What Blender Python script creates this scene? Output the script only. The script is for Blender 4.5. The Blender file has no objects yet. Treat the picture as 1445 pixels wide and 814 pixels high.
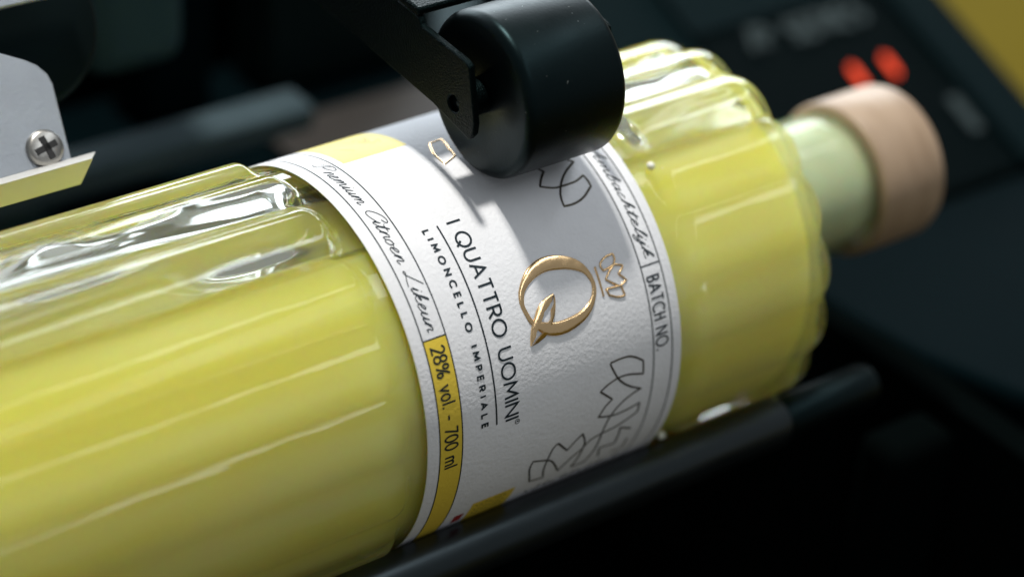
import bpy, math, random
from mathutils import Vector, Matrix, noise
import bmesh

random.seed(4)
R = 0.039                      # bottle (label) radius in metres; all layout numbers below are in bottle radii
sc = bpy.context.scene
C = sc.collection
rad, sin, cos, PI = math.radians, math.sin, math.cos, math.pi

# ------------------------------------------------------------------ camera
cd = bpy.data.cameras.new('camera')
cam = bpy.data.objects.new('camera', cd)
C.objects.link(cam)
right = Vector((0.80109494, -0.59487528, 0.0661082))
up = Vector((0.28085661, 0.47113941, 0.83615024))
fwd = Vector((0.52855128, 0.6512688, -0.54450206))
loc = Vector((-5.41296378, -8.17955208, 6.86345913)) * R
cam.matrix_world = Matrix(((right.x, up.x, -fwd.x, loc.x), (right.y, up.y, -fwd.y, loc.y),
                           (right.z, up.z, -fwd.z, loc.z), (0, 0, 0, 1)))
cd.sensor_width = 36
cd.lens = 3444.17 / 1445 * 36
cd.clip_start = 0.01
cd.clip_end = 50
cd.dof.use_dof = True
cd.dof.focus_distance = 11.42 * R
cd.dof.aperture_fstop = 6.5
sc.camera = cam

# ------------------------------------------------------------------ light
w = bpy.data.worlds.new('World')
sc.world = w
w.use_nodes = True
bg = w.node_tree.nodes['Background']
bg.inputs[0].default_value = (0.93, 0.98, 1.0, 1)
bg.inputs[1].default_value = 0.24


def area_lamp(name, pos, target, sx, sy, watts, col, shape='RECTANGLE'):
    l = bpy.data.lights.new(name, 'AREA')
    l.shape = shape
    l.size = sx
    l.size_y = sy
    l.energy = watts
    l.color = col
    o = bpy.data.objects.new(name, l)
    C.objects.link(o)
    o.location = pos
    o.rotation_euler = (Vector(target) - Vector(pos)).to_track_quat('-Z', 'Y').to_euler()
    return o


a = rad(-11)
area_lamp('key_lamp', (0.03, -1.6 * sin(a), 1.6 * cos(a)), (0.03, 0, 0), 0.12, 0.12, 27, (1, 0.97, 0.9), 'DISK')
a = rad(-70)
area_lamp('window_lamp', (0.55, -1.3 * sin(a), 1.3 * cos(a)), (0.2, 0, 0), 2.0, 0.60, 34, (0.86, 0.94, 1.0))

a = rad(19)
area_lamp('added_strip_lamp', (0.7, -1.2 * sin(a), 1.2 * cos(a)), (0.25, 0, 0), 2.0, 0.13, 5.0, (0.93, 0.97, 1.0))  # added lamp, unseen, for the roller stripe and rib streaks

sc.view_settings.view_transform = 'Standard'
sc.view_settings.look = 'None'
sc.view_settings.gamma = 1
sc.view_settings.exposure = 0.06
cy = sc.cycles
cy.use_denoising = True
try:
    cy.denoiser = 'OPENIMAGEDENOISE'
except Exception:
    pass
cy.sample_clamp_indirect = 5
cy.max_bounces = 14
cy.transmission_bounces = 10
cy.transparent_max_bounces = 16
cy.caustics_reflective = False
cy.caustics_refractive = True
cy.blur_glossy = 0.3


# ------------------------------------------------------------------ materials
def new_mat(name):
    m = bpy.data.materials.new(name)
    m.use_nodes = True
    nt = m.node_tree
    return m, nt, nt.nodes['Principled BSDF']


def pmat(name, col, rough=0.5, metal=0.0, bump=0.0, bscale=400.0, var=0.0, vscale=60.0, rvar=0.0, spec=0.5, coat=0.0, tint=(1, 1, 1)):
    m, nt, b = new_mat(name)
    N, L = nt.nodes, nt.links
    b.inputs['Base Color'].default_value = (*col, 1)
    b.inputs['Roughness'].default_value = rough
    b.inputs['Metallic'].default_value = metal
    b.inputs['Specular IOR Level'].default_value = spec
    b.inputs['Coat Weight'].default_value = coat
    b.inputs['Specular Tint'].default_value = (*tint, 1)
    tc = N.new('ShaderNodeTexCoord')
    if var or rvar:
        n = N.new('ShaderNodeTexNoise')
        n.inputs['Scale'].default_value = vscale
        n.inputs['Detail'].default_value = 6
        L.new(tc.outputs['Object'], n.inputs['Vector'])
        if var:
            r = N.new('ShaderNodeMapRange')
            r.inputs['From Min'].default_value = 0.3
            r.inputs['From Max'].default_value = 0.7
            r.inputs['To Min'].default_value = 1 - var
            r.inputs['To Max'].default_value = 1 + var
            L.new(n.outputs['Fac'], r.inputs['Value'])
            mx = N.new('ShaderNodeVectorMath')
            mx.operation = 'SCALE'
            mx.inputs[0].default_value = col
            L.new(r.outputs['Result'], mx.inputs['Scale'])
            L.new(mx.outputs['Vector'], b.inputs['Base Color'])
        if rvar:
            r2 = N.new('ShaderNodeMapRange')
            r2.inputs['From Min'].default_value = 0.3
            r2.inputs['From Max'].default_value = 0.7
            r2.inputs['To Min'].default_value = max(0, rough - rvar)
            r2.inputs['To Max'].default_value = rough + rvar
            L.new(n.outputs['Fac'], r2.inputs['Value'])
            L.new(r2.outputs['Result'], b.inputs['Roughness'])
    if bump:
        n2 = N.new('ShaderNodeTexNoise')
        n2.inputs['Scale'].default_value = bscale
        n2.inputs['Detail'].default_value = 4
        L.new(tc.outputs['Object'], n2.inputs['Vector'])
        bp = N.new('ShaderNodeBump')
        bp.inputs['Strength'].default_value = bump
        bp.inputs['Distance'].default_value = 0.0004
        L.new(n2.outputs['Fac'], bp.inputs['Height'])
        L.new(bp.outputs['Normal'], b.inputs['Normal'])
    return m


M = {}
M['paper'] = pmat('paper', (0.80, 0.81, 0.85), 0.55, bump=0.32, bscale=1300, var=0.02, vscale=300, spec=0.35)
M['yellow_ink'] = pmat('yellow_ink', (0.76, 0.56, 0.06), 0.5, bump=0.2, bscale=1300, spec=0.35)
M['pale_yellow_ink'] = pmat('pale_yellow_ink', (0.80, 0.70, 0.22), 0.5, bump=0.2, bscale=1300, spec=0.35)
M['ink'] = pmat('ink', (0.008, 0.018, 0.026), 0.45, spec=0.3)
M['grey_ink'] = pmat('grey_ink', (0.10, 0.12, 0.13), 0.5, spec=0.3)
M['red_ink'] = pmat('red_ink', (0.35, 0.02, 0.02), 0.5)
M['gold_dark_reflection'] = pmat('gold_dark_reflection', (0.05, 0.04, 0.025), 0.3, metal=0.7)  # gold foil of the lotus, its dark reflections put into the base colour
M['gold'] = pmat('gold', (0.95, 0.66, 0.36), 0.22, metal=1.0, bump=0.25, bscale=300, rvar=0.06, vscale=500)
M['black_rubber'] = pmat('black_rubber', (0.0012, 0.0022, 0.0026), 0.40, bump=0.06, bscale=1500, rvar=0.08, vscale=90, spec=0.17, tint=(0.45, 0.88, 0.97))
M['black_paint'] = pmat('black_paint', (0.0012, 0.0022, 0.0022), 0.42, bump=0.7, bscale=2600, spec=0.07, tint=(0.35, 0.85, 0.95))
M['black_plastic'] = pmat('black_plastic', (0.003, 0.006, 0.0065), 0.5, bump=0.25, bscale=900, var=0.2, spec=0.2, tint=(0.35, 0.85, 0.95))
M['roller_steel'] = pmat('roller_steel', (0.004, 0.005, 0.0055), 0.33, rvar=0.06, vscale=50, spec=0.6, tint=(0.7, 0.9, 1.0))
M['deck'] = pmat('deck', (0.0009, 0.0032, 0.0042), 0.8, bump=0.3, bscale=700, var=0.12, vscale=30, spec=0.025, tint=(0.35, 0.85, 0.95))
M['console'] = pmat('console', (0.0022, 0.0058, 0.0070), 0.7, bump=0.3, bscale=700, spec=0.05, tint=(0.35, 0.85, 0.95))
M['inlay'] = pmat('inlay', (0.001, 0.0022, 0.0025), 0.6, spec=0.03, tint=(0.35, 0.85, 0.95))
M['slate'] = pmat('slate', (0.042, 0.060, 0.070), 0.6, spec=0.15, var=0.1, tint=(0.35, 0.85, 0.95))
M['well'] = pmat('well', (0.0012, 0.002, 0.002), 0.9, spec=0.0, tint=(0.35, 0.85, 0.95))
M['aluminium'] = pmat('aluminium', (0.31, 0.335, 0.37), 0.45, metal=0.7, bump=0.12, bscale=1200, var=0.04, vscale=120)
M['lip_metal'] = pmat('lip_metal', (0.56, 0.56, 0.55), 0.5, metal=0.15, bump=0.1, bscale=1200)
M['steel'] = pmat('steel', (0.40, 0.39, 0.37), 0.32, metal=1.0, rvar=0.05)
M['slot'] = pmat('slot', (0.03, 0.03, 0.03), 0.5, metal=0.6)
M['table'] = pmat('table', (0.085, 0.062, 0.002), 0.8, spec=0.05, var=0.06, vscale=8)
M['print_white'] = pmat('print_white', (0.032, 0.045, 0.048), 0.6, spec=0.05)
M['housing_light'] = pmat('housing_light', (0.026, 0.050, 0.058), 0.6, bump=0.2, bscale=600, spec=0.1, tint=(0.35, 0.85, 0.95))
M['cap_grey'] = pmat('cap_grey', (0.14, 0.17, 0.19), 0.5)
M['disc_black'] = pmat('disc_black', (0.002, 0.003, 0.003), 0.5, spec=0.08, tint=(0.35, 0.85, 0.95))
M['tan'] = pmat('tan', (0.020, 0.0165, 0.0145), 0.6, var=0.15)

# specks of dust on the wheel
nt = M['black_rubber'].node_tree
tc = nt.nodes.new('ShaderNodeTexCoord')
n = nt.nodes.new('ShaderNodeTexNoise')
n.inputs['Scale'].default_value = 1100
n.inputs['Detail'].default_value = 1
cr = nt.nodes.new('ShaderNodeValToRGB')
cr.color_ramp.elements[0].position = 0.78
cr.color_ramp.elements[0].color = (0.0012, 0.0022, 0.0026, 1)
cr.color_ramp.elements[1].position = 0.80
cr.color_ramp.elements[1].color = (0.09, 0.10, 0.10, 1)
nt.links.new(tc.outputs['Object'], n.inputs['Vector'])
nt.links.new(n.outputs['Fac'], cr.inputs['Fac'])
nt.links.new(cr.outputs['Color'], nt.nodes['Principled BSDF'].inputs['Base Color'])

# wood of the stopper
m, nt, b = new_mat('beech_wood')
tc = nt.nodes.new('ShaderNodeTexCoord')
mp = nt.nodes.new('ShaderNodeMapping')
mp.inputs['Scale'].default_value = (120, 30, 30)
n = nt.nodes.new('ShaderNodeTexNoise')
n.inputs['Scale'].default_value = 3
n.inputs['Detail'].default_value = 5
cr = nt.nodes.new('ShaderNodeValToRGB')
cr.color_ramp.elements[0].position = 0.3
cr.color_ramp.elements[0].color = (0.29, 0.20, 0.13, 1)
cr.color_ramp.elements[1].position = 0.75
cr.color_ramp.elements[1].color = (0.40, 0.29, 0.20, 1)
nt.links.new(tc.outputs['Object'], mp.inputs['Vector'])
nt.links.new(mp.outputs['Vector'], n.inputs['Vector'])
nt.links.new(n.outputs['Fac'], cr.inputs['Fac'])
nt.links.new(cr.outputs['Color'], b.inputs['Base Color'])
b.inputs['Roughness'].default_value = 0.5
M['wood'] = m

# cloudy liqueur
m, nt, b = new_mat('cloudy_liqueur')
b.inputs['Base Color'].default_value = (0.80, 0.70, 0.135, 1)
b.inputs['Roughness'].default_value = 0.06
b.inputs['Specular IOR Level'].default_value = 0.35
b.inputs['Subsurface Weight'].default_value = 1.0
b.inputs['Subsurface Radius'].default_value = (1.0, 0.74, 0.14)
b.inputs['Subsurface Scale'].default_value = 0.020
tc = nt.nodes.new('ShaderNodeTexCoord')
mp = nt.nodes.new('ShaderNodeMapping')
mp.inputs['Scale'].default_value = (7, 90, 90)  # stretched along x: cloudiness, plus the ribs' lens streaks put into the colour
n = nt.nodes.new('ShaderNodeTexNoise')
n.inputs['Scale'].default_value = 1.0
n.inputs['Detail'].default_value = 3
cr = nt.nodes.new('ShaderNodeValToRGB')
cr.color_ramp.elements[0].position = 0.36
cr.color_ramp.elements[0].color = (0.87, 0.80, 0.15, 1)
cr.color_ramp.elements[1].position = 0.64
cr.color_ramp.elements[1].color = (0.91, 0.865, 0.29, 1)
nt.links.new(tc.outputs['Object'], mp.inputs['Vector'])
nt.links.new(mp.outputs['Vector'], n.inputs['Vector'])
nt.links.new(n.outputs['Fac'], cr.inputs['Fac'])
nt.links.new(cr.outputs['Color'], b.inputs['Base Color'])
M['liqueur'] = m

# pressed glass: refraction and reflection; part of the light goes straight through to what is behind
def glass_mat(name, straight, bump, scale):
    m_, nt_, b_ = new_mat(name)
    N, L = nt_.nodes, nt_.links
    b_.inputs['Base Color'].default_value = (0.97, 0.99, 0.955, 1)
    b_.inputs['Roughness'].default_value = 0.025
    b_.inputs['IOR'].default_value = 1.5
    b_.inputs['Transmission Weight'].default_value = 1.0
    tr_ = N.new('ShaderNodeBsdfTransparent')
    tr_.inputs['Color'].default_value = (0.98, 0.99, 0.965, 1)
    mx_ = N.new('ShaderNodeMixShader')
    mx_.inputs[0].default_value = straight
    L.new(b_.outputs[0], mx_.inputs[1])
    L.new(tr_.outputs[0], mx_.inputs[2])
    L.new(mx_.outputs[0], N['Material Output'].inputs['Surface'])
    t_ = N.new('ShaderNodeTexCoord')
    p_ = N.new('ShaderNodeMapping')
    p_.inputs['Scale'].default_value = scale
    n_ = N.new('ShaderNodeTexNoise')
    n_.inputs['Scale'].default_value = 1.0
    n_.inputs['Detail'].default_value = 2
    u_ = N.new('ShaderNodeBump')
    u_.inputs['Strength'].default_value = bump
    u_.inputs['Distance'].default_value = 0.0008
    L.new(t_.outputs['Object'], p_.inputs['Vector'])
    L.new(p_.outputs['Vector'], n_.inputs['Vector'])
    L.new(n_.outputs['Fac'], u_.inputs['Height'])
    L.new(u_.outputs['Normal'], b_.inputs['Normal'])
    return m_


M['glass_wet'] = glass_mat('glass_over_liqueur', 0.5, 0.4, (28, 200, 200))
M['glass_clear'] = glass_mat('clear_glass', 0.06, 0.08, (14, 120, 120))

# lit LED segment
m, nt, b = new_mat('led_red')
b.inputs['Base Color'].default_value = (0.02, 0.001, 0.0, 1)
b.inputs['Emission Color'].default_value = (1.0, 0.055, 0.0, 1)
b.inputs['Emission Strength'].default_value = 1.25
M['led'] = m


# ------------------------------------------------------------------ helpers
def obj(name, verts, faces, mat, parent=None, smooth=False, scale=R, label=None):
    me = bpy.data.meshes.new(name)
    me.from_pydata([tuple(c * scale for c in v) for v in verts], [], faces)
    for mm in (mat if isinstance(mat, (list, tuple)) else [mat]):
        me.materials.append(M[mm])
    bm = bmesh.new()
    bm.from_mesh(me)
    bmesh.ops.recalc_face_normals(bm, faces=bm.faces)
    bm.to_mesh(me)
    bm.free()
    if smooth:
        me.polygons.foreach_set('use_smooth', [True] * len(me.polygons))
    o = bpy.data.objects.new(name, me)
    C.objects.link(o)
    o.parent = parent
    if label:
        o['label'] = label
    return o


def bevel(o, width, seg=2, angle=30):
    md = o.modifiers.new('bevel', 'BEVEL')
    md.width = width * R
    md.segments = seg
    md.limit_method = 'ANGLE'
    md.angle_limit = rad(angle)
    md.harden_normals = False
    o.data.polygons.foreach_set('use_smooth', [True] * len(o.data.polygons))
    try:
        o.data.set_sharp_from_angle(angle=rad(35))
    except Exception:
        pass
    return o


def thing(name, label, cat, group=None):
    o = bpy.data.objects.new(name, None)
    o.empty_display_size = 0.01
    C.objects.link(o)
    o['label'] = label
    o['category'] = cat
    if group:
        o['group'] = group
    return o


def box(x0, x1, y0, y1, z0, z1):
    v = [(x, y, z) for x in (x0, x1) for y in (y0, y1) for z in (z0, z1)]
    f = [(0, 1, 3, 2), (4, 6, 7, 5), (0, 4, 5, 1), (2, 3, 7, 6), (0, 2, 6, 4), (1, 5, 7, 3)]
    return v, f


def lathe(prof, cy0, cz0, n=96, closed=False):
    """revolve (x, r) profile about an axis parallel to X through (cy0, cz0)"""
    v, f = [], []
    for x, r in prof:
        for k in range(n):
            t = 2 * PI * k / n
            v.append((x, cy0 + r * cos(t), cz0 + r * sin(t)))
    m_ = len(prof)
    for i in range(m_ - (0 if closed else 1)):
        j = (i + 1) % m_
        for k in range(n):
            l = (k + 1) % n
            f.append((i * n + k, i * n + l, j * n + l, j * n + k))
    if not closed:
        f.append(tuple(range(n)))
        f.append(tuple((m_ - 1) * n + k for k in range(n)))
    return v, f


def prism(poly, fn0, fn1):
    """extrude a polygon between two mappings poly-point -> 3D"""
    n = len(poly)
    v = [fn0(*p) for p in poly] + [fn1(*p) for p in poly]
    f = [tuple(range(n)), tuple(range(2 * n - 1, n - 1, -1))]
    f += [(i, (i + 1) % n, n + (i + 1) % n, n + i) for i in range(n)]
    return v, f


def G(x, y, z):
    """frame tilted 40 degrees about the bottle axis (y away from viewer, z up-and-back) -> world"""
    e = rad(40)
    return (x, cos(e) * y + sin(e) * z, -sin(e) * y + cos(e) * z)


def onlabel(al, x, r):
    t = rad(al)
    return (x, -r * sin(t), r * cos(t))


# ------------------------------------------------------------------ setting: machine well, deck, table
# yellow table top far below and behind the machine
t = obj('table_top', *box(-30, 40, -30, 45, -6.0, -5.6), 'table')
t['kind'] = 'structure'


# ------------------------------------------------------------------ the labelling machine
mach = thing('labelling_machine', 'black bottle labelling machine with red digits on its sloped control console', 'machine')
# body with a sunk well for the rollers
obj('well_floor', *box(-7, 4.2, -5, 1.75, -4.2, -4.0), 'well', mach)
obj('well_wall', *box(-7, 4.24, 1.55, 1.75, -3.98, -1.32), 'well', mach)
obj('well_wall', *box(4.0, 4.2, -5, 1.53, -3.98, -1.32), 'well', mach)
# right deck, rounded at its well corner
poly = [(4.1, 0.98), (4.12, 0.3), (4.2, -0.25), (4.32, -0.62), (4.40, -0.85), (4.55, -1.15), (4.85, -1.35), (5.3, -1.45), (9, -1.5), (9, 0.98)]
poly = [(min(x, 6.95), y) for x, y in poly]
poly[-2:] = [(6.95, -1.5), (6.95, 0.98)]
poly = poly[:8] + [(6.95, -1.5), (6.95, 0.98)]
bevel(obj('deck_plate', *prism(poly, lambda x, y: (x, y, -1.62), lambda x, y: (x, y, -1.30)), 'deck', mach), 0.07, 3)
obj('front_panel', *prism([(4.3, -1.0), (4.9, -1.38), (6.93, -1.48), (6.93, 0.9), (4.3, 0.9)], lambda x, y: (x, y, -5.58), lambda x, y: (x, y, -1.64)), 'black_plastic', mach)
bevel(obj('rear_deck', *box(-7, 4.08, 1.78, 7.5, -1.75, -1.45), 'deck', mach), 0.05)

bevel(obj('rear_deck', *box(4.12, 6.95, 4.05, 7.5, -1.75, -1.45), 'slate', mach), 0.05)

# control console, sloping up 22 degrees away from the viewer
cs, cc_ = sin(rad(22)), cos(rad(22))


def K(x, v, h):
    return (x, 1.0 + v * cc_ - h * cs, -1.30 + v * cs + h * cc_)


def kbox(x0, x1, v0, v1, h0, h1):
    vv = [K(x, v, h) for x in (x0, x1) for v in (v0, v1) for h in (h0, h1)]
    return vv, box(0, 1, 0, 1, 0, 1)[1]


cons = obj('control_console', *kbox(4.12, 6.95, 0.0, 3.2, -0.9, 0.0), 'console', mach)
bevel(cons, 0.05, 3)
obj('display_panel', *kbox(4.75, 6.40, 0.02, 2.3, 0.004, 0.03), 'inlay', mach)
bevel(obj('console_rim', *kbox(6.44, 6.62, 0.0, 3.2, 0.004, 0.07), 'console', mach), 0.03)
obj('control_strip', *kbox(4.75, 6.40, 1.76, 2.6, 0.034, 0.05), 'console', mach)


def ribbon2d(pts, width, step=0.02, closed=False):
    """flat ribbon along a polyline in a plane; returns list of (u,v) and faces"""
    P = [Vector(p) for p in pts]
    Q = [P[0]]
    for p_, q_ in zip(P, P[1:]):
        d = (q_ - p_).length
        k = max(1, int(math.ceil(d / step)))
        for i in range(1, k + 1):
            Q.append(p_.lerp(q_, i / k))
    n_ = len(Q)
    v, f = [], []
    for i in range(n_):
        if closed:
            a_, b_ = Q[(i - 1) % (n_ - 1)], Q[(i + 1) % (n_ - 1)] if i < n_ - 1 else Q[1]
        else:
            a_, b_ = Q[max(0, i - 1)], Q[min(n_ - 1, i + 1)]
        d1 = (Q[i] - a_)
        d2 = (b_ - Q[i])
        if d1.length < 1e-9:
            d1 = d2
        if d2.length < 1e-9:
            d2 = d1
        d1.normalize()
        d2.normalize()
        tt = d1 + d2
        if tt.length < 0.3:
            tt = d1.copy()
        tt.normalize()
        nn = Vector((-tt.y, tt.x))
        c_ = max(0.5, abs(nn.dot(Vector((-d1.y, d1.x)))))
        h = width / 2 / c_
        v += [tuple(Q[i] + nn * h), tuple(Q[i] - nn * h)]
        if i:
            f.append((2 * i - 2, 2 * i - 1, 2 * i + 1, 2 * i))
    return v, f


def arc(cx, cy_, rx, ry, a0, a1, n=14):
    return [(cx + rx * cos(rad(a0 + (a1 - a0) * i / n)), cy_ + ry * sin(rad(a0 + (a1 - a0) * i / n))) for i in range(n + 1)]


# stroke alphabet: cap height 1, (advance width, strokes)
SF = {
    'I': (0.0, [[(0, 0), (0, 1)]]),
    'L': (0.5, [[(0, 1), (0, 0), (0.5, 0)]]),
    'T': (0.62, [[(0, 1), (0.62, 1)], [(0.31, 1), (0.31, 0)]]),
    'A': (0.84, [[(0, 0), (0.42, 1), (0.84, 0)], [(0.15, 0.34), (0.69, 0.34)]]),
    'U': (0.7, [[(0, 1), (0, 0.36)] + arc(0.35, 0.35, 0.35, 0.35, 180, 360) + [(0.7, 0.36), (0.7, 1)]]),
    'O': (1.0, [arc(0.5, 0.5, 0.5, 0.5, 90, 450, 32)]),
    'Q': (1.0, [arc(0.5, 0.5, 0.5, 0.5, 90, 450, 32), [(0.55, 0.25), (0.85, -0.14)]]),
    'R': (0.58, [[(0, 0), (0, 1), (0.3, 1)] + arc(0.3, 0.73, 0.27, 0.27, 90, -90) + [(0.0, 0.46)], [(0.26, 0.46), (0.6, 0)]]),
    'P': (0.55, [[(0, 0), (0, 1), (0.28, 1)] + arc(0.28, 0.73, 0.27, 0.27, 90, -90) + [(0.0, 0.46)]]),
    'M': (0.95, [[(0, 0), (0.08, 1), (0.475, 0.28), (0.87, 1), (0.95, 0)]]),
    'N': (0.74, [[(0, 0), (0, 1), (0.74, 0), (0.74, 1)]]),
    'C': (0.85, [arc(0.5, 0.5, 0.5, 0.5, 45, 315, 24)]),
    'E': (0.5, [[(0.5, 1), (0, 1), (0, 0), (0.5, 0)], [(0, 0.52), (0.44, 0.52)]]),
    'S': (0.5, [[(0.48, 0.85)] + arc(0.25, 0.75, 0.24, 0.25, 50, 270, 10) + arc(0.25, 0.25, 0.25, 0.25, 90, -140, 10)]),
    'B': (0.5, [[(0, 0), (0, 1), (0.22, 1)] + arc(0.22, 0.76, 0.22, 0.24, 90, -90, 8) + [(0.0, 0.52)], [(0.22, 0.52)] + arc(0.24, 0.26, 0.26, 0.26, 90, -90, 8) + [(0, 0)]]),
    'H': (0.56, [[(0, 0), (0, 1)], [(0.56, 0), (0.56, 1)], [(0, 0.52), (0.56, 0.52)]]),
    '.': (0.06, [[(0.03, -0.02), (0.03, 0.12)]]),
    '-': (0.36, [[(0, 0.4), (0.36, 0.4)]]),
    '2': (0.48, [arc(0.24, 0.74, 0.24, 0.26, 165, -30, 12) + [(0.02, 0.0), (0.5, 0.0)]]),
    '8': (0.5, [arc(0.25, 0.75, 0.21, 0.25, 270, -90, 18), arc(0.25, 0.26, 0.25, 0.25, 90, 450, 18)]),
    '%': (0.85, [arc(0.17, 0.77, 0.16, 0.22, 90, 450, 14), arc(0.68, 0.23, 0.16, 0.22, 90, 450, 14), [(0.68, 1), (0.18, 0)]]),
    'v': (0.46, [[(0, 0.68), (0.23, 0), (0.46, 0.68)]]),
    'o': (0.44, [arc(0.22, 0.34, 0.22, 0.34, 90, 450, 18)]),
    'l': (0.14, [[(0.08, 0), (0.08, 1.04)]]),
    '7': (0.46, [[(0, 1), (0.46, 1), (0.14, 0)]]),
    '0': (0.48, [arc(0.24, 0.5, 0.24, 0.5, 90, 450, 22)]),
    'm': (0.66, [[(0, 0), (0, 0.68)], [(0, 0.42)] + arc(0.165, 0.48, 0.165, 0.2, 170, 0, 8) + [(0.33, 0)], [(0.33, 0.42)] + arc(0.495, 0.48, 0.165, 0.2, 170, 0, 8) + [(0.66, 0)]]),
    ' ': (0.3, []),
}


def text_strokes(s, length, height, gap=0.2, wide=1.0):
    """lay text out so that it spans `length`; returns strokes in (u, v)"""
    tot = sum(SF[c][0] * wide for c in s) + gap * (len(s) - 1)
    k = (length / height - sum(SF[c][0] * wide for c in s)) / (len(s) - 1)
    u, res = 0, []
    for c in s:
        adv, st = SF[c]
        for p in st:
            res.append([((u + q[0] * wide) * height, q[1] * height) for q in p])
        u += adv * wide + k
    return res


# console print and digits
def kstrokes(name, strokes, u0, v0, width, mat, h=0.036, parent=mach):
    V_, F_ = [], []
    for p in strokes:
        v, f = ribbon2d([(u0 + q[0], v0 + q[1]) for q in p], width, 0.1)
        o_ = len(V_)
        V_ += [K(x, y, h) for x, y in v]
        F_ += [tuple(i + o_ for i in q) for q in f]
    return obj(name, V_, F_, mat, parent)


kstrokes('printed_name', text_strokes('AP', 0.20, 0.17), 5.10, 1.50, 0.05, 'print_white', 0.054)
kstrokes('printed_name', text_strokes('SERIES', 0.68, 0.17), 5.46, 1.48, 0.05, 'print_white', 0.054)
for i, ux in enumerate((5.72, 6.03)):
    for k_, (v0, v1) in enumerate(((0.965, 1.18),)):
        seg = [(ux - 0.028, v0 + 0.035), (ux, v0), (ux + 0.028, v0 + 0.035), (ux + 0.028, v1 - 0.035), (ux, v1), (ux - 0.028, v1 - 0.035)]
        seg = [(x + (v - 0.95) * 0.05, v) for x, v in seg]
        obj('digit_segment', *prism(seg, lambda x, v: K(x, v, 0.031), lambda x, v: K(x, v, 0.045)), 'led', mach)
obj('button_print', *kbox(6.24, 6.34, 0.36, 0.68, 0.034, 0.05), 'print_white', mach)

# rear housing seen dimly behind the bottle
bevel(obj('housing_back', *box(-7, 7.2, 7.6, 8.2, -1.4, 1.2), 'black_plastic', mach), 0.1)
bevel(obj('guide_bar', *box(-1.5, 2.27, 3.45, 3.75, -1.03, -0.85), 'slate', mach), 0.03)
bevel(obj('housing_block', *box(-3.5, 4.2, 5.2, 7.4, -1.44, -0.55), 'deck', mach), 0.12, 3)
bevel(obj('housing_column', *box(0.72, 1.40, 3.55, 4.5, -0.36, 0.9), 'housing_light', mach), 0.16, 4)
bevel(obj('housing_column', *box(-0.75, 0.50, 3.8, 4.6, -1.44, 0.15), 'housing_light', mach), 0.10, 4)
bevel(obj('housing_column', *box(1.62, 2.2, 4.6, 5.1, -1.44, 0.9), 'deck', mach), 0.1, 3)
bevel(obj('housing_column', *box(2.6, 4.1, 4.6, 5.1, -1.44, 0.6), 'black_plastic', mach), 0.1, 3)
bevel(obj('sensor_cap', *box(0.10, 0.62, 3.5, 3.78, -0.20, -0.05), 'cap_grey', mach), 0.04)
obj('backing_strip', *box(2.3, 4.0, 2.8, 4.2, -1.446, -1.40), 'tan', mach)


def roller(name, y, z, label, x1=2.36):
    t_ = thing(name, label, 'roller')
    o = obj('sleeve', *lathe([(-6, 0.06), (-6, 0.12), (-5.97, 0.135), (x1 - 0.03, 0.135), (x1, 0.12), (x1, 0.06)], y, z, 96), 'roller_steel', t_, True)
    o.data.set_sharp_from_angle(angle=rad(50))
    o = obj('shaft', *lathe([(x1 - 0.05, 0.09), (x1 + 0.03, 0.10), (x1 + 0.06, 0.115), (2.98, 0.115), (3.02, 0.10), (3.03, 0.04)], y, z, 48), 'black_rubber', t_, True)  # shaft blackened: its fade into shadow is put into the colour
    o.data.set_sharp_from_angle(angle=rad(40))
    bevel(obj('bearing_block', *box(3.2, 3.7, y - 0.16, y + 0.16, z - 2.6, z - 0.5), 'well', t_), 0.08, 3)
    return t_


roller('support_roller', -0.914, -0.674, 'dark support roller in front under the bottle with a grey sheen')
roller('support_roller', 0.914, -0.674, 'dark rear support roller behind the bottle, mostly hidden')

# ------------------------------------------------------------------ the bottle
bot = thing('liqueur_bottle', 'ribbed glass bottle of cloudy yellow liqueur with white label lying on rollers', 'bottle')
NR = 18


def lobe(al):
    p = ((al - 45.0) / 20.0) % 1.0
    return max(0.0, sin(PI * p)) ** 0.85


def sst(t):
    t = min(1, max(0, t))
    return t * t * (3 - 2 * t)


def env(x, lb):
    if x < 0.8:
        xe = -0.07 - 0.05 * (1 - lb) ** 1.5
        return sst((xe - x) / 0.10)
    xs = 1.60 + 0.05 * (1 - lb) ** 1.5
    return sst((x - xs) / 0.10)


def r_out(x, al):
    lb = lobe(al)
    e_ = env(x, lb)
    r = 0.984 + e_ * (0.006 + (0.064 if x < 0.8 else 0.050) * lb)
    if x > 2.34:                                   # scalloped shoulder
        x0_ = 2.34 + 0.05 * lb
        t_ = max(0, (x - x0_) / (2.58 - x0_))
        r_end = 0.80
        r = r_end + (r - r_end) * math.sqrt(max(0, 1 - min(1, t_) ** 3.2))
    if x < -2.35:                                  # heel
        t_ = (-2.35 - x) / 0.2
        r = 0.85 + (r - 0.85) * math.sqrt(max(0, 1 - min(1, t_) ** 2))
    return r


def frange(a_, b_, n_):
    return [a_ + (b_ - a_) * i / n_ for i in range(n_ + 1)]


XS = frange(-2.55, -2.35, 8) + frange(-2.30, -0.32, 26) + frange(-0.29, 0.0, 24) + [0.3, 0.8, 1.3] + frange(1.56, 1.80, 22) + \
    frange(1.84, 2.34, 8) + [2.34 + 0.24 * sin(PI / 2 * i / 14) for i in range(1, 15)]
NECK = [(2.60, 0.66), (2.63, 0.52), (2.68, 0.46), (2.76, 0.415), (2.9, 0.402), (3.1, 0.40), (3.3, 0.40), (3.465, 0.40)]
NA = 540


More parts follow.
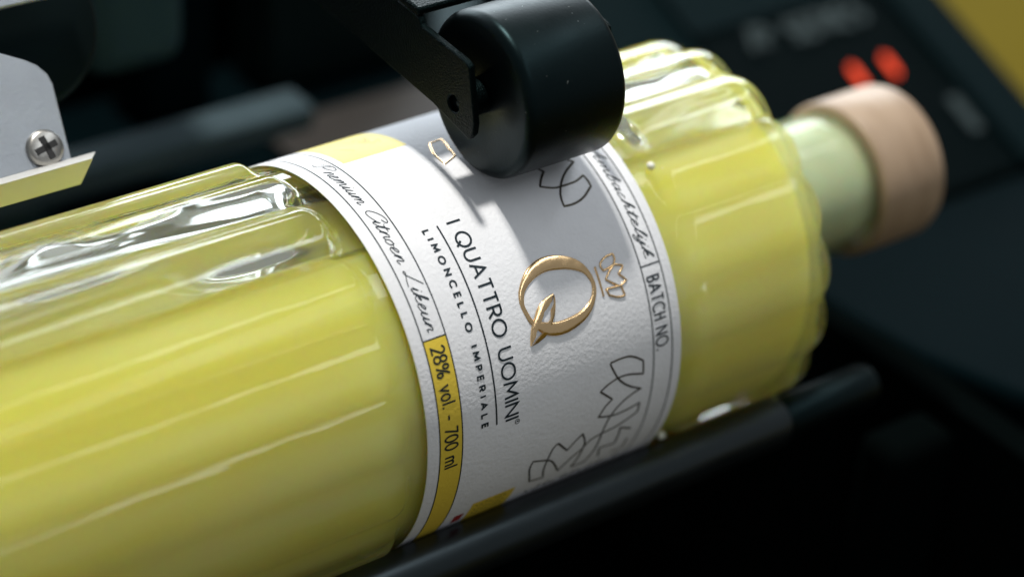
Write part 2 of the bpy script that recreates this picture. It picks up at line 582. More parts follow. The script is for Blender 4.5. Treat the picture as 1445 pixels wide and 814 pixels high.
def shell(rf, xs, neck, mats_fn, shrink=0.0):
    v, f, mi = [], [], []
    rows = [(x, None) for x in xs] + [(x, r) for x, r in neck]
    for x, rr in rows:
        for k in range(NA):
            al = -180 + 360.0 * k / NA
            r = rf(x, al) if rr is None else rr - shrink
            if neck and rr is not None and x < 2.66:
                pass
            v.append(onlabel(al, x, r))
    for i in range(len(rows) - 1):
        for k in range(NA):
            l = (k + 1) % NA
            f.append((i * NA + k, i * NA + l, (i + 1) * NA + l, (i + 1) * NA + k))
            mi.append(mats_fn(rows[i][0], -180 + 360.0 * (k + 0.5) / NA))
    f.append(tuple(range(NA)))
    mi.append(0)
    f.append(tuple((len(rows) - 1) * NA + k for k in range(NA)))
    mi.append(0)
    return v, f, mi


def in_pocket(x, al):
    return 1 if (-35 < al < 25 and x < 2.5) else 0


v, f, mi = shell(r_out, XS, NECK, in_pocket)
glass = obj('glass', v, f, ['glass_wet', 'glass_clear'], bot, True)
glass.data.polygons.foreach_set('material_index', mi)

# inner wall of the glass over the air pocket (uneven, as pressed glass is)
v, f = [], []
ix = frange(-2.4, 2.4, 150)
ia = frange(-38, 28, 66)
for x in ix:
    for al in ia:
        wob = noise.noise(Vector((x * 0.95, al * 0.075, 3.1))) * 0.034 + noise.noise(Vector((x * 2.4, al * 0.16, 8.3))) * 0.010
        v.append(onlabel(al, x, 0.938 + wob - 0.02 * (1 - lobe(al)) * env(x, lobe(al))))
na = len(ia)
for i in range(len(ix) - 1):
    for k in range(na - 1):
        f.append((i * na + k, i * na + k + 1, (i + 1) * na + k + 1, (i + 1) * na + k))
inner = obj('inner_glass', v, f, 'glass_clear', bot, True)
# its normals face the air (towards the axis)
bm = bmesh.new()
bm.from_mesh(inner.data)
bm.faces.ensure_lookup_table()
fc = bm.faces[len(bm.faces) // 2]
if fc.normal.dot(Vector((0, fc.calc_center_median().y, fc.calc_center_median().z))) > 0:
    bmesh.ops.reverse_faces(bm, faces=bm.faces)
bm.to_mesh(inner.data)
bm.free()
inner.data.polygons.foreach_set('use_smooth', [True] * len(inner.data.polygons))

LEVEL = 0.855


def r_liq(x, al):
    r = 0.952
    if x > 2.30:
        t_ = (x - 2.30) / 0.24
        r = 0.74 + (r - 0.74) * math.sqrt(max(0, 1 - min(1, t_) ** 2.6))
    if x < -2.2:
        r = 0.8 + (r - 0.8) * math.sqrt(max(0, 1 - min(1, (-2.2 - x) / 0.2) ** 2))
    ca = cos(rad(al))
    lv = LEVEL + 0.022 * noise.noise(Vector((x * 1.3, al * 0.04, 0)))
    if ca > 0 and r * ca > lv:
        r = lv / ca
    return r


XL = [x * 0.97 for x in frange(-2.47, -2.27, 8)] + frange(-2.15, -0.32, 22) + frange(-0.29, 0.0, 20) + [0.3, 0.8, 1.3] + frange(1.56, 1.80, 20) + \
    frange(1.84, 2.30, 7) + [2.30 + 0.24 * sin(PI / 2 * i / 12) for i in range(1, 13)]
NECKL = [(2.58, 0.62), (2.61, 0.5), (2.68, 0.41), (2.74, 0.37)]
v, f, mi = shell(r_liq, XL, NECKL, lambda x, al: 0)
obj('liqueur', v, f, 'liqueur', bot, True)

# pale plug of the stopper inside the neck, and the wooden stopper
M['plug'] = pmat('plug', (0.56, 0.64, 0.40), 0.4, var=0.05, vscale=90)
M['plug'].node_tree.nodes['Principled BSDF'].inputs['Subsurface Weight'].default_value = 0.6
M['plug'].node_tree.nodes['Principled BSDF'].inputs['Subsurface Scale'].default_value = 0.003
obj('plug', *lathe([(2.76, 0.1), (2.76, 0.30), (2.79, 0.340), (3.25, 0.345), (3.38, 0.345), (3.46, 0.345), (3.46, 0.1)], 0, 0, 96), 'plug', bot, True)
o = obj('stopper', *lathe([(3.47, 0.30), (3.47, 0.425), (3.475, 0.437), (3.49, 0.447), (3.90, 0.447), (3.925, 0.437), (3.938, 0.415), (3.94, 0.1)], 0, 0, 128), 'wood', bot, True,
        label='pale wooden stopper on the bottle neck')
o.data.set_sharp_from_angle(angle=rad(40))

# ------------------------------------------------------------------ label
LW = 1.5216
LR = 1.0
v, f = [], []
al_ = frange(-165, 165, 330)
for r in (LR - 0.008, LR):
    for x in (0.0, 0.004, 0.5, 1.0, LW - 0.004, LW):
        for al in al_:
            v.append(onlabel(al, x, r if 0.001 < x < LW - 0.001 else min(r, LR - 0.003)))
n1 = len(al_)
for s_ in range(2):
    for i in range(5):
        for k in range(n1 - 1):
            b0 = (s_ * 6 + i) * n1
            f.append((b0 + k, b0 + k + 1, b0 + n1 + k + 1, b0 + n1 + k))
for i in (0, 5):
    for k in range(n1 - 1):
        f.append((i * n1 + k, i * n1 + k + 1, (6 + i) * n1 + k + 1, (6 + i) * n1 + k))
label = obj('label', v, f, 'paper', bot, True, label='white textured paper label with gold emblem')
label.data.set_sharp_from_angle(angle=rad(40))


def patch(name, a0, a1, x0, x1, mat, r):
    v, f = [], []
    n_ = max(2, int(abs(a1 - a0)))
    for i in range(n_ + 1):
        for x in (x0, x1):
            v.append(onlabel(a0 + (a1 - a0) * i / n_, x, r))
    for i in range(n_):
        f.append((2 * i, 2 * i + 1, 2 * i + 3, 2 * i + 2))
    return obj(name, v, f, mat, label, True)


def lstrokes(name, strokes, width, mat, r=LR + 0.0022, thick=0.0, closed=False):
    """strokes in (alpha degrees, x) drawn on the label"""
    V_, F_ = [], []
    for j, p in enumerate(strokes):
        v, f = ribbon2d([(rad(q[0]), q[1]) for q in p], width, 0.015, closed)
        o_ = len(V_)
        rr = r + 0.00004 * (j % 5)
        V_ += [onlabel(math.degrees(u), x, rr) for u, x in v]
        F_ += [tuple(i + o_ for i in q) for q in f]
    return obj(name, V_, F_, mat, label, True)


def ltext(name, s, a0, a1, x0, x1, width, mat='ink', wide=1.0):
    st = text_strokes(s, rad(a1 - a0), x1 - x0, wide=wide)
    return lstrokes(name, [[(a0 + math.degrees(u), x0 + v_) for u, v_ in p] for p in st], width, mat, LR + 0.0026)


patch('yellow_band', 54.55, 150, 0.066, 0.194, 'yellow_ink', LR + 0.001)
patch('yellow_panel', -7.2, -60, 0.24, 0.604, 'pale_yellow_ink', LR + 0.001)
patch('yellow_panel', 113.5, 150, 0.345, 0.60, 'yellow_ink', LR + 0.001)
patch('red_mark', 117.5, 122, 0.262, 0.318, 'red_ink', LR + 0.001)
for x, n_ in ((0.066, 1), (0.194, 1), (1.344, 1), (1.462, 1)):
    lstrokes('border_line', [[(-80, x), (150, x)]], 0.0065, 'ink', LR + 0.0016)
lstrokes('divider_line', [[(54.55, 0.066), (54.55, 0.194)]], 0.0065, 'ink', LR + 0.0019)
lstrokes('divider_line', [[(55.3, 1.344), (55.3, 1.462)]], 0.0065, 'ink', LR + 0.0019)
ltext('title_text', 'I QUATTRO UOMINI', 26.3, 83.9, 0.442, 0.518, 0.0105)
lstrokes('title_rule', [[(26, 0.3905), (84, 0.3905)]], 0.008, 'ink')
ltext('subtitle_text', 'LIMONCELLO IMPERIALE', 26.3, 83.4, 0.306, 0.338, 0.0088, wide=1.15)
ltext('volume_text', '28% vol. - 700 ml', 56.9, 92.2, 0.095, 0.166, 0.0095, wide=0.93)
ltext('batch_text', 'BATCH NO.', 58.6, 80.0, 1.362, 1.434, 0.0085, wide=0.66)
# registered mark
lstrokes('registered_mark', [[(85.4 + 0.75 * cos(rad(t)), 0.511 + 0.0125 * sin(rad(t))) for t in range(0, 361, 20)],
                             [(85.2, 0.506), (85.2, 0.517), (85.55, 0.515), (85.2, 0.511), (85.6, 0.506)]], 0.003, 'ink')

# --- hand-lettered words
SC = {
    'P': (1.5, [[(-0.5, 0.3), (-0.2, 0.15), (0.1, 0.35), (0.45, 1.9)], [(-0.25, 1.1), (0.0, 1.8), (0.6, 2.15), (1.25, 1.95), (1.2, 1.35), (0.7, 0.95), (0.3, 1.0)]]),
    'C': (1.15, [[(0.95, 1.35), (1.25, 1.75), (1.05, 2.1), (0.5, 1.95), (0.05, 1.2), (-0.05, 0.4), (0.3, -0.02), (0.8, 0.2), (1.15, 0.6)]]),
    'L': (1.15, [[(0.62, 2.15), (0.40, 1.5), (0.12, 0.6), (-0.12, 0.05), (-0.35, 0.05), (-0.3, 0.28), (0.0, 0.2), (0.5, -0.05), (1.15, -0.2)]]),
    'A': (1.3, [[(-0.3, 0.1), (0.0, 0.0), (0.45, 1.0), (0.85, 2.1), (0.8, 1.0), (0.9, 0.0), (1.2, 0.2)], [(-0.1, 0.7), (0.5, 0.85), (1.1, 0.75)]]),
    'r': (0.85, [[(0, 0.1), (0.2, 0.95), (0.12, 0.0)], [(0.14, 0.4), (0.4, 0.95), (0.62, 0.9), (0.6, 0.5), (0.7, 0.05), (0.9, 0.2)]]),
    'e': (0.8, [[(0, 0.3), (0.35, 0.55), (0.5, 0.9), (0.3, 1.0), (0.1, 0.6), (0.15, 0.1), (0.45, 0.0), (0.8, 0.3)]]),
    'm': (1.35, [[(0, 0.3), (0.18, 0.95), (0.1, 0.0)], [(0.12, 0.3), (0.4, 0.95), (0.55, 0.85), (0.5, 0.0)], [(0.52, 0.3), (0.8, 0.95), (0.98, 0.85), (0.95, 0.15), (1.1, 0.0), (1.35, 0.3)]]),
    'n': (0.95, [[(0, 0.3), (0.18, 0.95), (0.1, 0.0)], [(0.12, 0.3), (0.4, 0.95), (0.58, 0.85), (0.55, 0.15), (0.7, 0.0), (0.95, 0.25)]]),
    'i': (0.5, [[(0, 0.3), (0.18, 0.95), (0.12, 0.15), (0.25, 0.0), (0.5, 0.3)], [(0.24, 1.32), (0.28, 1.42)]]),
    'u': (0.95, [[(0, 0.3), (0.15, 0.95), (0.1, 0.2), (0.3, 0.0), (0.55, 0.4), (0.65, 0.95), (0.6, 0.15), (0.72, 0.0), (0.95, 0.3)]]),
    't': (0.6, [[(0, 0.3), (0.3, 1.7), (0.15, 0.15), (0.3, 0.0), (0.6, 0.3)], [(-0.1, 1.15), (0.6, 1.25)]]),
    'o': (0.8, [[(0.45, 0.95), (0.1, 0.7), (0.1, 0.15), (0.35, 0.0), (0.6, 0.4), (0.45, 0.95), (0.55, 0.75), (0.8, 0.7)]]),
    'k': (0.9, [[(0, 0.3), (0.35, 1.3), (0.45, 1.9), (0.25, 1.6), (0.08, 0.0)], [(0.12, 0.4), (0.5, 0.9), (0.55, 0.65), (0.2, 0.5), (0.55, 0.05), (0.9, 0.2)]]),
    'b': (0.75, [[(0, 0.3), (0.35, 1.4), (0.4, 1.9), (0.2, 1.5), (0.08, 0.1), (0.35, 0.0), (0.55, 0.4), (0.45, 0.8), (0.75, 0.7)]]),
    'a': (0.85, [[(0.55, 0.85), (0.25, 0.95), (0.05, 0.4), (0.2, 0.0), (0.5, 0.4), (0.62, 0.9), (0.55, 0.1), (0.85, 0.25)]]),
    'c': (0.7, [[(0.5, 0.8), (0.3, 0.95), (0.05, 0.45), (0.2, 0.0), (0.7, 0.3)]]),
    'h': (0.9, [[(0, 0.3), (0.35, 1.4), (0.4, 1.9), (0.2, 1.5), (0.05, 0.0)], [(0.1, 0.3), (0.35, 0.9), (0.52, 0.8), (0.5, 0.1), (0.9, 0.25)]]),
    'l': (0.5, [[(0, 0.3), (0.35, 1.5), (0.38, 1.95), (0.2, 1.6), (0.1, 0.1), (0.5, 0.3)]]),
    'j': (0.5, [[(0, 0.3), (0.2, 0.95), (0.1, -0.4), (-0.15, -0.85), (-0.3, -0.5), (0.5, 0.3)], [(0.26, 1.32), (0.3, 1.42)]]),
}


def catmull(p, n=5):
    if len(p) < 3:
        return p
    q = [p[0]] + list(p) + [p[-1]]
    res = []
    for i in range(1, len(q) - 2):
        for k in range(n):
            t = k / n
            res.append(tuple(0.5 * ((2 * q[i][d]) + (-q[i - 1][d] + q[i + 1][d]) * t + (2 * q[i - 1][d] - 5 * q[i][d] + 4 * q[i + 1][d] - q[i + 2][d]) * t * t +
                                    (-q[i - 1][d] + 3 * q[i][d] - 3 * q[i + 1][d] + q[i + 2][d]) * t ** 3) for d in (0, 1)))
    res.append(p[-1])
    return res


def handwriting(name, words, base, xh, width):
    st = []
    for wd, a0, a1 in words:
        adv = sum(SC[c][0] for c in wd)
        kx = (a1 - a0) / adv
        u = 0
        for c in wd:
            ad, ss = SC[c]
            for p in ss:
                st.append([(a0 + (u + q[0] + 0.28 * q[1]) * kx, base + q[1] * xh) for q in catmull(p)])
            u += ad
    return lstrokes(name, st, width, 'ink', LR + 0.0022)


handwriting('script_text', [('Premium', -10.5, 12.0), ('Citroen', 14.6, 33.0), ('Likeur', 36.3, 52.3)], 0.106, 0.034, 0.0045)
handwriting('script_text', [('Ambachtelijk', 17.0, 53.2)], 1.385, 0.029, 0.0045)
# faint signature on the pale panel
lstrokes('signature', [catmull([(-24, 0.40), (-20, 0.44), (-23, 0.47), (-18, 0.49), (-22, 0.52), (-17, 0.50), (-19, 0.45), (-15, 0.50), (-17, 0.55), (-14, 0.53)])], 0.003, 'grey_ink')
lstrokes('signature', [catmull([(-17, 0.33), (-15, 0.36), (-13, 0.37)])], 0.003, 'grey_ink')

for row_, a_ in enumerate((115.2, 117.4, 119.6)):
    lstrokes('small_print', [[(a_ + 0.7 * (j % 2), 0.37 + 0.028 * j), (a_ + 0.5 - 0.4 * (j % 3), 0.37 + 0.028 * j + 0.017)] for j in range(7)], 0.006, 'ink')

# --- gold foil emblem, embossed
Q_OUT = [(50.408, 0.639), (48.197, 0.668), (45.983, 0.709), (44.625, 0.755), (43.784, 0.81), (43.945, 0.873), (44.838, 0.93), (46.326, 0.983), (48.392, 1.024), (51.21, 1.052), (54.14, 1.065), (56.798, 1.062), (59.168, 1.043), (61.675, 1.01), (63.584, 0.964), (64.766, 0.91), (65.457, 0.85), (65.298, 0.786), (64.145, 0.727), (62.242, 0.688), (59.739, 0.652), (57.171, 0.635), (54.343, 0.625), (52.113, 0.628)]
Q_IN = [(52.597, 0.656), (51.291, 0.669), (49.6, 0.705), (48.376, 0.758), (47.842, 0.818), (48.22, 0.879), (49.206, 0.944), (50.7, 0.999), (52.355, 1.028), (54.527, 1.042), (56.396, 1.038), (58.372, 1.019), (60.037, 0.981), (61.208, 0.926), (61.592, 0.859), (61.518, 0.795), (60.731, 0.743), (59.73, 0.7), (58.715, 0.67), (56.386, 0.655), (54.367, 0.648)]


def polar_loop(pts, cx, cy_, n=120):
    """resample a closed star-shaped loop by direction from (cx, cy)"""
    p = catmull(pts + [pts[0]], 6)
    ang = sorted([(math.atan2(q[1] - cy_, rad(q[0] - cx)), math.hypot(rad(q[0] - cx), q[1] - cy_)) for q in p])
    res = []
    for k in range(n):
        t = -PI + 2 * PI * k / n
        for i in range(len(ang)):
            a0, r0 = ang[i - 1]
            a1, r1 = ang[i]
            if i == 0:
                a0 -= 2 * PI
            if a0 <= t <= a1:
                break
        else:
            a0, r0 = ang[-1]
            a1, r1 = ang[0][0] + 2 * PI, ang[0][1]
        ww = (t - a0) / max(1e-9, a1 - a0)
        rr = r0 + (r1 - r0) * ww
        res.append((t, rr))
    return res


qcx, qcy = 54.9, 0.845
lo, li = polar_loop(Q_OUT, qcx, qcy), polar_loop(Q_IN, qcx, qcy)
PROF = [(0.0, 0.0), (0.05, 0.006), (0.11, 0.0085), (0.4, 0.0100), (0.65, 0.0098), (0.89, 0.0085), (0.95, 0.006), (1.0, 0.0)]
v, f = [], []
for (t, ro), (_, ri) in zip(lo, li):
    ri = min(ri, ro - 0.012)
    for s_, h in PROF:
        r_ = ro + (ri - ro) * s_
        v.append(onlabel(qcx + math.degrees(r_ * cos(t)), qcy + r_ * sin(t), LR + 0.001 + h * min(1, (ro - ri) / 0.05)))
k_ = len(PROF)
n_ = len(lo)
for i in range(n_):
    for j in range(k_ - 1):
        f.append((i * k_ + j, i * k_ + j + 1, ((i + 1) % n_) * k_ + j + 1, ((i + 1) % n_) * k_ + j))
obj('gold_ring', v, f, 'gold', label, True)


def relief(name, poly, h0, h, mat='gold', inset=0.12):
    """raised pillow plate on the label"""
    n_ = len(poly)
    cx = sum(p[0] for p in poly) / n_
    cy2 = sum(p[1] for p in poly) / n_
    v = []
    for hh, k in ((0.0005, 0), (h0, 0.02), (h, inset)):
        for p in poly:
            v.append(onlabel(p[0] + (cx - p[0]) * k, p[1] + (cy2 - p[1]) * k, LR + hh))
    f = []
    for s_ in range(2):
        for i in range(n_):
            f.append((s_ * n_ + i, s_ * n_ + (i + 1) % n_, (s_ + 1) * n_ + (i + 1) % n_, (s_ + 1) * n_ + i))
    f.append(tuple(2 * n_ + i for i in range(n_)))
    o = obj(name, v, f, mat, label, True)
    o.data.set_sharp_from_angle(angle=rad(50))
    return o


LEAF_A = [(53.913, 0.819), (54.375, 0.771), (55.37, 0.729), (56.783, 0.701), (58.667, 0.678), (59.865, 0.66), (61.503, 0.645), (63.555, 0.632), (65.527, 0.625), (64.033, 0.652), (62.6, 0.676), (61.9, 0.69), (60.9, 0.698), (60.0, 0.722), (58.6, 0.742), (57.6, 0.752), (56.986, 0.774), (55.654, 0.799)]
LEAF_B = [(54.181, 0.821), (55.408, 0.821), (57.484, 0.809), (59.508, 0.793), (61.703, 0.766), (63.271, 0.747), (64.523, 0.709), (65.292, 0.666), (65.56, 0.632), (63.938, 0.676), (62.9, 0.703), (62.2, 0.726), (61.3, 0.722), (60.4, 0.756), (59.415, 0.766), (58.0, 0.772), (56.568, 0.80)]
LEAF_A = [(a_, x_ - (0.010 if 9 < i < 17 else 0)) for i, (a_, x_) in enumerate(LEAF_A)]
LEAF_B = [(a_, x_ + (0.008 if i > 9 else 0)) for i, (a_, x_) in enumerate(LEAF_B)]
relief('gold_leaf', LEAF_A, 0.0075, 0.0105)
relief('gold_leaf', LEAF_B, 0.0075, 0.0100)


def wire(name, pts, width, h, mat='gold', close=False):
    """raised foil line with a rounded section"""
    v, f = [], []
    P, run = [], [pts[0]]                       # curves between sharp corners
    for i in range(1, len(pts)):
        run.append(pts[i])
        if i == len(pts) - 1:
            P += catmull(run, 5)
            break
        u0 = Vector((rad(pts[i][0] - pts[i - 1][0]), pts[i][1] - pts[i - 1][1]))
        u1 = Vector((rad(pts[i + 1][0] - pts[i][0]), pts[i + 1][1] - pts[i][1]))
        if u0.length > 1e-6 and u1.length > 1e-6 and u0.angle(u1) > rad(42):
            P += catmull(run, 5)[:-1]
            run = [pts[i]]
    Q = []
    for p_, q_ in zip(P, P[1:]):
        d = math.hypot(rad(q_[0] - p_[0]), q_[1] - p_[1])
        k = max(1, int(d / 0.012))
        for i in range(k):
            Q.append((p_[0] + (q_[0] - p_[0]) * i / k, p_[1] + (q_[1] - p_[1]) * i / k))
    Q.append(P[-1])
    for i, q in enumerate(Q):
        a_, b_ = Q[max(0, i - 1)], Q[min(len(Q) - 1, i + 1)]
        d = Vector((rad(b_[0] - a_[0]), b_[1] - a_[1]))
        if d.length < 1e-6:
            d = Vector((1, 0))
        d.normalize()
        nn = Vector((-d.y, d.x))
        for s_, hh in ((-1, 0.0), (-0.7, 0.7), (0, 1), (0.7, 0.7), (1, 0.0)):
            jit = 1 + 0.15 * noise.noise(Vector((q[0] * 3, q[1] * 90, s_)))
            o_ = nn * (s_ * width / 2 * jit)
            v.append(onlabel(q[0] + math.degrees(o_.x), q[1] + o_.y, LR + 0.0004 + hh * h))
    for i in range(len(Q) - 1):
        for j in range(4):
            f.append((i * 5 + j, i * 5 + j + 1, i * 5 + j + 6, i * 5 + j + 5))
    return obj(name, v, f, mat, label, True)


CROWN = [(52.74, 1.132), (51.247, 1.124), (50.375, 1.131), (49.371, 1.164), (49.101, 1.212), (50.407, 1.215), (51.921, 1.2), (53.299, 1.165), (55.129, 1.129), (56.768, 1.164), (58.277, 1.201)]
CROWN2 = [(52.74, 1.132), (52.311, 1.176), (52.088, 1.203), (52.949, 1.245), (53.719, 1.238), (54.811, 1.21), (57.223, 1.245), (58.058, 1.207), (59.668, 1.21), (61.11, 1.215), (60.925, 1.175), (59.626, 1.127), (57.719, 1.117), (57.93, 1.157), (58.164, 1.206)]
wire('gold_crown', [(50.893, 1.091), (59.333, 1.092)], 0.011, 0.006)
wire('gold_crown', CROWN, 0.011, 0.006)
wire('gold_crown', CROWN2, 0.011, 0.0065)
LOTUS = [(78.537, 1.075), (78.399, 1.167), (79.51, 1.226), (81.59, 1.278), (85.84, 1.281), (84.277, 1.188), (84.098, 1.123), (85.056, 1.059), (86.405, 1.014), (90.55, 1.094), (92.298, 1.054), (95.261, 1.02), (96.433, 1.083), (96.918, 1.139), (96.608, 1.215), (95.803, 1.279), (99.191, 1.281), (100.847, 1.222), (102.239, 1.151), (102.912, 1.067), (103.853, 1.006), (106.552, 0.966), (109.719, 0.909), (113.938, 0.861), (107.869, 0.796), (105.43, 0.746), (103.265, 0.65), (106.701, 0.645), (113.6, 0.685), (114.655, 0.775), (109.674, 0.748), (104.896, 0.748), (100.908, 0.762), (99.515, 0.788), (104.373, 0.863), (101.688, 0.899), (99.563, 0.938), (103.612, 0.97), (107.509, 0.972), (111.482, 0.964), (115.024, 0.951), (115.345, 1.035), (111.067, 1.06), (105.634, 1.07), (101.997, 1.073), (97.075, 1.096), (93.51, 1.15), (91.378, 1.221), (90.711, 1.275), (88.087, 1.193), (84.777, 1.129), (80.33, 1.085), (78.537, 1.075)]
wire('lotus_outline', LOTUS, 0.0105, 0.0025, 'gold_dark_reflection')
wire('lotus_outline', [(106.021, 1.271), (103.505, 1.191), (106.963, 1.199), (110.892, 1.197), (110.093, 1.097), (114.994, 1.121)], 0.0105, 0.0025, 'gold_dark_reflection')
wire('lotus_outline', [(110.585, 1.278), (115.924, 1.284), (116.156, 1.208)], 0.0075, 0.0025, 'gold_dark_reflection')
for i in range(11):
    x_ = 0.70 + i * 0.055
    wire('lotus_outline', [(119.5 + 2.2 * (i % 2), x_), (121.5, x_ + 0.022), (119 + 3 * (i % 3 == 0), x_ + 0.035)], 0.008, 0.0025, 'gold_dark_reflection')
wire('lotus_outline', [(20.096, 1.269), (22.296, 1.195), (24.926, 1.138), (27.776, 1.098), (30.067, 1.08), (32.255, 1.073), (32.372, 1.137), (31.426, 1.202), (29.019, 1.271), (27.061, 1.273), (25.132, 1.268), (26.213, 1.205), (26.298, 1.126), (26.004, 1.075), (24.346, 1.013), (22.176, 1.045), (20.071, 1.086), (19.349, 1.075), (14, 1.02), (12, 1.10), (16, 1.2), (20.096, 1.269)], 0.0115, 0.0025, 'gold_dark_reflection')
wire('lotus_outline', [(1.672, 0.75), (-2.647, 0.77), (-4.545, 0.774), (-4.244, 0.703), (-2.871, 0.689), (1.839, 0.658), (6.982, 0.655), (4.981, 0.74), (1.672, 0.75)], 0.011, 0.0025, 'gold')

M['painted_glint'] = pmat('painted_glint', (0.85, 0.85, 0.75), 0.15, spec=0.6)
# bright glints on small glass bumps, painted as near-white beads
for al, x, s_ in ((28.7, 1.655, 0.022), (122, 1.60, 0.022)):
    bm = bmesh.new()
    bmesh.ops.create_uvsphere(bm, u_segments=20, v_segments=12, radius=s_ * R)
    me = bpy.data.meshes.new('glass_bump_glint')
    bm.to_mesh(me)
    bm.free()
    me.materials.append(M['painted_glint'])
    me.polygons.foreach_set('use_smooth', [True] * len(me.polygons))
    o = bpy.data.objects.new('glass_bump_glint', me)
    C.objects.link(o)
    o.parent = bot
    p = onlabel(al, x, 0.99)
    o.location = [c * R for c in p]

# ------------------------------------------------------------------ pressing arm with its black wheel
arm = thing('pressing_arm', 'black pressing arm whose fat smooth wheel rolls the label onto the bottle', 'machine arm')
WY, WZ, WR = -0.231, 1.390, 0.409
X0, X1 = 0.742, 1.318
fil = [(X0 + 0.05 * (1 - cos(rad(t))), WR - 0.05 * (1 - sin(rad(t)))) for t in (0, 15, 30, 45, 60, 75, 90)]
fir = [(X1 - 0.04 * (1 - sin(rad(t))), WR - 0.04 * (1 - cos(rad(t)))) for t in (0, 22, 45, 68, 90)]
prof = [(X0 + 0.004, 0.10), (X0, 0.12)] + fil + fir + [(X1, 0.1)]
o = obj('wheel', *lathe(prof, WY, WZ, 128), 'black_rubber', arm, True)
o.data.set_sharp_from_angle(angle=rad(40))
o = obj('axle', *lathe([(0.64, 0.03), (0.64, 0.085), (X0 + 0.02, 0.085)], WY, WZ, 40), 'black_paint', arm, True)
o.data.set_sharp_from_angle(angle=rad(40))

side = [(-0.364, 1.262), (-0.07, 1.315), (1.2, 1.42), (4.6, 1.9), (4.6, 2.3), (1.2, 1.80), (0.302, 1.717), (0.075, 1.70), (0.05, 1.665), (-0.30, 1.645), (-0.335, 1.63), (-0.40, 1.36), (-0.395, 1.30)]


def plate_with_hole(name, outline, hc, hr, x0, x1, mat, parent, n=28):
    """flat plate in a plane of constant x, with a round hole through it"""
    hole = [(hc[0] + hr * cos(2 * PI * k / n), hc[1] + hr * sin(2 * PI * k / n)) for k in range(n)]
    bm = bmesh.new()
    ov = [bm.verts.new((x0 * R, p[0] * R, p[1] * R)) for p in outline]
    hv = [bm.verts.new((x0 * R, p[0] * R, p[1] * R)) for p in hole]
    ed = [bm.edges.new((ov[i], ov[(i + 1) % len(ov)])) for i in range(len(ov))]
    ed += [bm.edges.new((hv[i], hv[(i + 1) % n])) for i in range(n)]
    bmesh.ops.triangle_fill(bm, use_beauty=True, use_dissolve=False, edges=ed)
    r_ = bmesh.ops.extrude_face_region(bm, geom=bm.faces[:])
    bmesh.ops.translate(bm, verts=[g for g in r_['geom'] if isinstance(g, bmesh.types.BMVert)], vec=((x1 - x0) * R, 0, 0))
    bmesh.ops.recalc_face_normals(bm, faces=bm.faces)
    me = bpy.data.meshes.new(name)
    bm.to_mesh(me)
    bm.free()
    me.materials.append(M[mat])
    o_ = bpy.data.objects.new(name, me)
    C.objects.link(o_)
    o_.parent = parent
    return o_


bevel(plate_with_hole('side_plate', side, (WY, WZ), 0.042, 0.60, 0.635, 'black_paint', arm), 0.008, 2)
obj('axle_pin', *lathe([(0.622, 0.002), (0.622, 0.036), (0.66, 0.036)], WY, WZ, 24), 'black_rubber', arm, True)
bevel(plate_with_hole('side_plate', side, (WY, WZ), 0.042, 1.40, 1.435, 'black_paint', arm), 0.008, 2)
# top web of the channel, following the upper edge
web = [(0.08, 1.702), (0.302, 1.719), (1.2, 1.802), (4.6, 2.302), (4.6, 2.34), (1.2, 1.84), (0.302, 1.757), (0.08, 1.742)]
bevel(obj('top_web', *prism(web, lambda y, z: (0.598, y, z), lambda y, z: (1.437, y, z)), 'black_paint', arm), 0.012, 2)

# ------------------------------------------------------------------ label guide bracket at the left
gd = thing('label_guide', 'grey metal label guide plate with a cross-head screw beside a black disc', 'bracket')
plate = [(-2.6, 2.45), (-0.995, 1.963), (-0.869, 1.90), (-0.76, 1.838), (-0.71, 1.80), (-0.672, 1.745), (-0.662, 1.693), (-0.698, 1.327), (-0.70, 1.312), (-2.6, 1.318)]
bevel(obj('face_plate', *prism(plate, lambda x, z: G(x, 0.30, z), lambda x, z: G(x, 0.34, z)), 'aluminium', gd), 0.008, 2)
# folded lip: section swept along x
sec = [(0.30, 1.319), (0.14, 1.285), (0.115, 1.268), (0.13, 1.262), (0.31, 1.185), (0.325, 1.20), (0.16, 1.274), (0.325, 1.302)]
v, f = prism(sec, lambda y, z: G(-2.6, y, z), lambda y, z: G(-0.577 - (1.31 - z) * 0.95 - (0.06 if y < 0.2 else 0), y, z))
bevel(obj('folded_lip', v, f, 'lip_metal', gd), 0.005, 2)
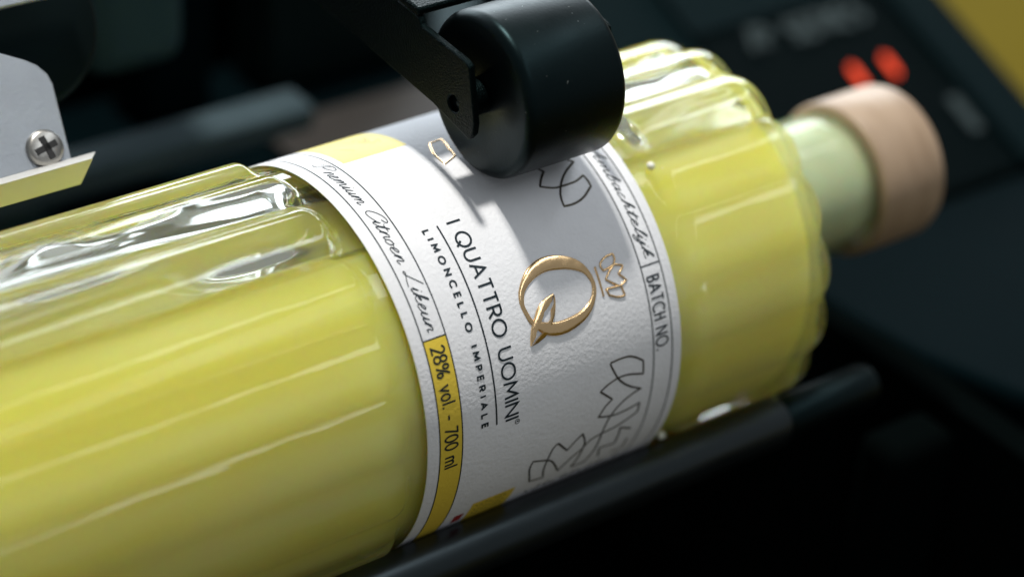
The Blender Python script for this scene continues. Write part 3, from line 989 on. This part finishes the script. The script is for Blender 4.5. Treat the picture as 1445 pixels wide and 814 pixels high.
# screw
sx, sz = -0.817, 1.398
v, f = [], []
prof = [(0.30, 0.094), (0.286, 0.094), (0.272, 0.086), (0.266, 0.072), (0.262, 0.03), (0.262, 0.002)]
n_ = 40
for y, r in prof:
    for k in range(n_):
        v.append(G(sx + r * cos(2 * PI * k / n_), y, sz + r * sin(2 * PI * k / n_)))
for i in range(len(prof) - 1):
    for k in range(n_):
        f.append((i * n_ + k, i * n_ + (k + 1) % n_, (i + 1) * n_ + (k + 1) % n_, (i + 1) * n_ + k))
screw = obj('screw', v, f, 'steel', gd, True)
for an in (12, 102):
    d = Vector((cos(rad(an)), sin(rad(an))))
    nn = Vector((-d.y, d.x))
    pts = [d * 0.056 + nn * 0.016, d * -0.062 + nn * 0.016, d * -0.062 - nn * 0.016, d * 0.056 - nn * 0.016]
    obj('cross_slot', *prism([tuple(p) for p in pts], lambda a_, b_: G(sx + a_, 0.2595, sz + b_), lambda a_, b_: G(sx + a_, 0.27, sz + b_)), 'slot', screw)
# black disc behind the plate and metal strip over it
v, f = [], []
prof = [(0.78, 0.05), (0.78, 0.40), (0.765, 0.475), (0.63, 0.475), (0.612, 0.465), (0.60, 0.44), (0.60, 0.05)]
n_ = 72
for y, r in prof:
    for k in range(n_):
        v.append(G(-0.648 + r * cos(2 * PI * k / n_), y, 2.10 + r * sin(2 * PI * k / n_)))
for i in range(len(prof) - 1):
    for k in range(n_):
        f.append((i * n_ + k, i * n_ + (k + 1) % n_, (i + 1) * n_ + (k + 1) % n_, (i + 1) * n_ + k))
f.append(tuple(range(n_)))
f.append(tuple((len(prof) - 1) * n_ + k for k in range(n_)))
o = obj('tension_disc', v, f, 'disc_black', gd, True)
o.data.set_sharp_from_angle(angle=rad(40))
strip = [(-2.6, 2.11), (-0.835, 2.09), (-0.30, 2.083), (-0.30, 2.6), (-2.6, 2.6)]
bevel(obj('upper_plate', *prism(strip, lambda x, z: G(x, 0.20, z), lambda x, z: G(x, 0.25, z)), 'aluminium', gd), 0.008, 2)
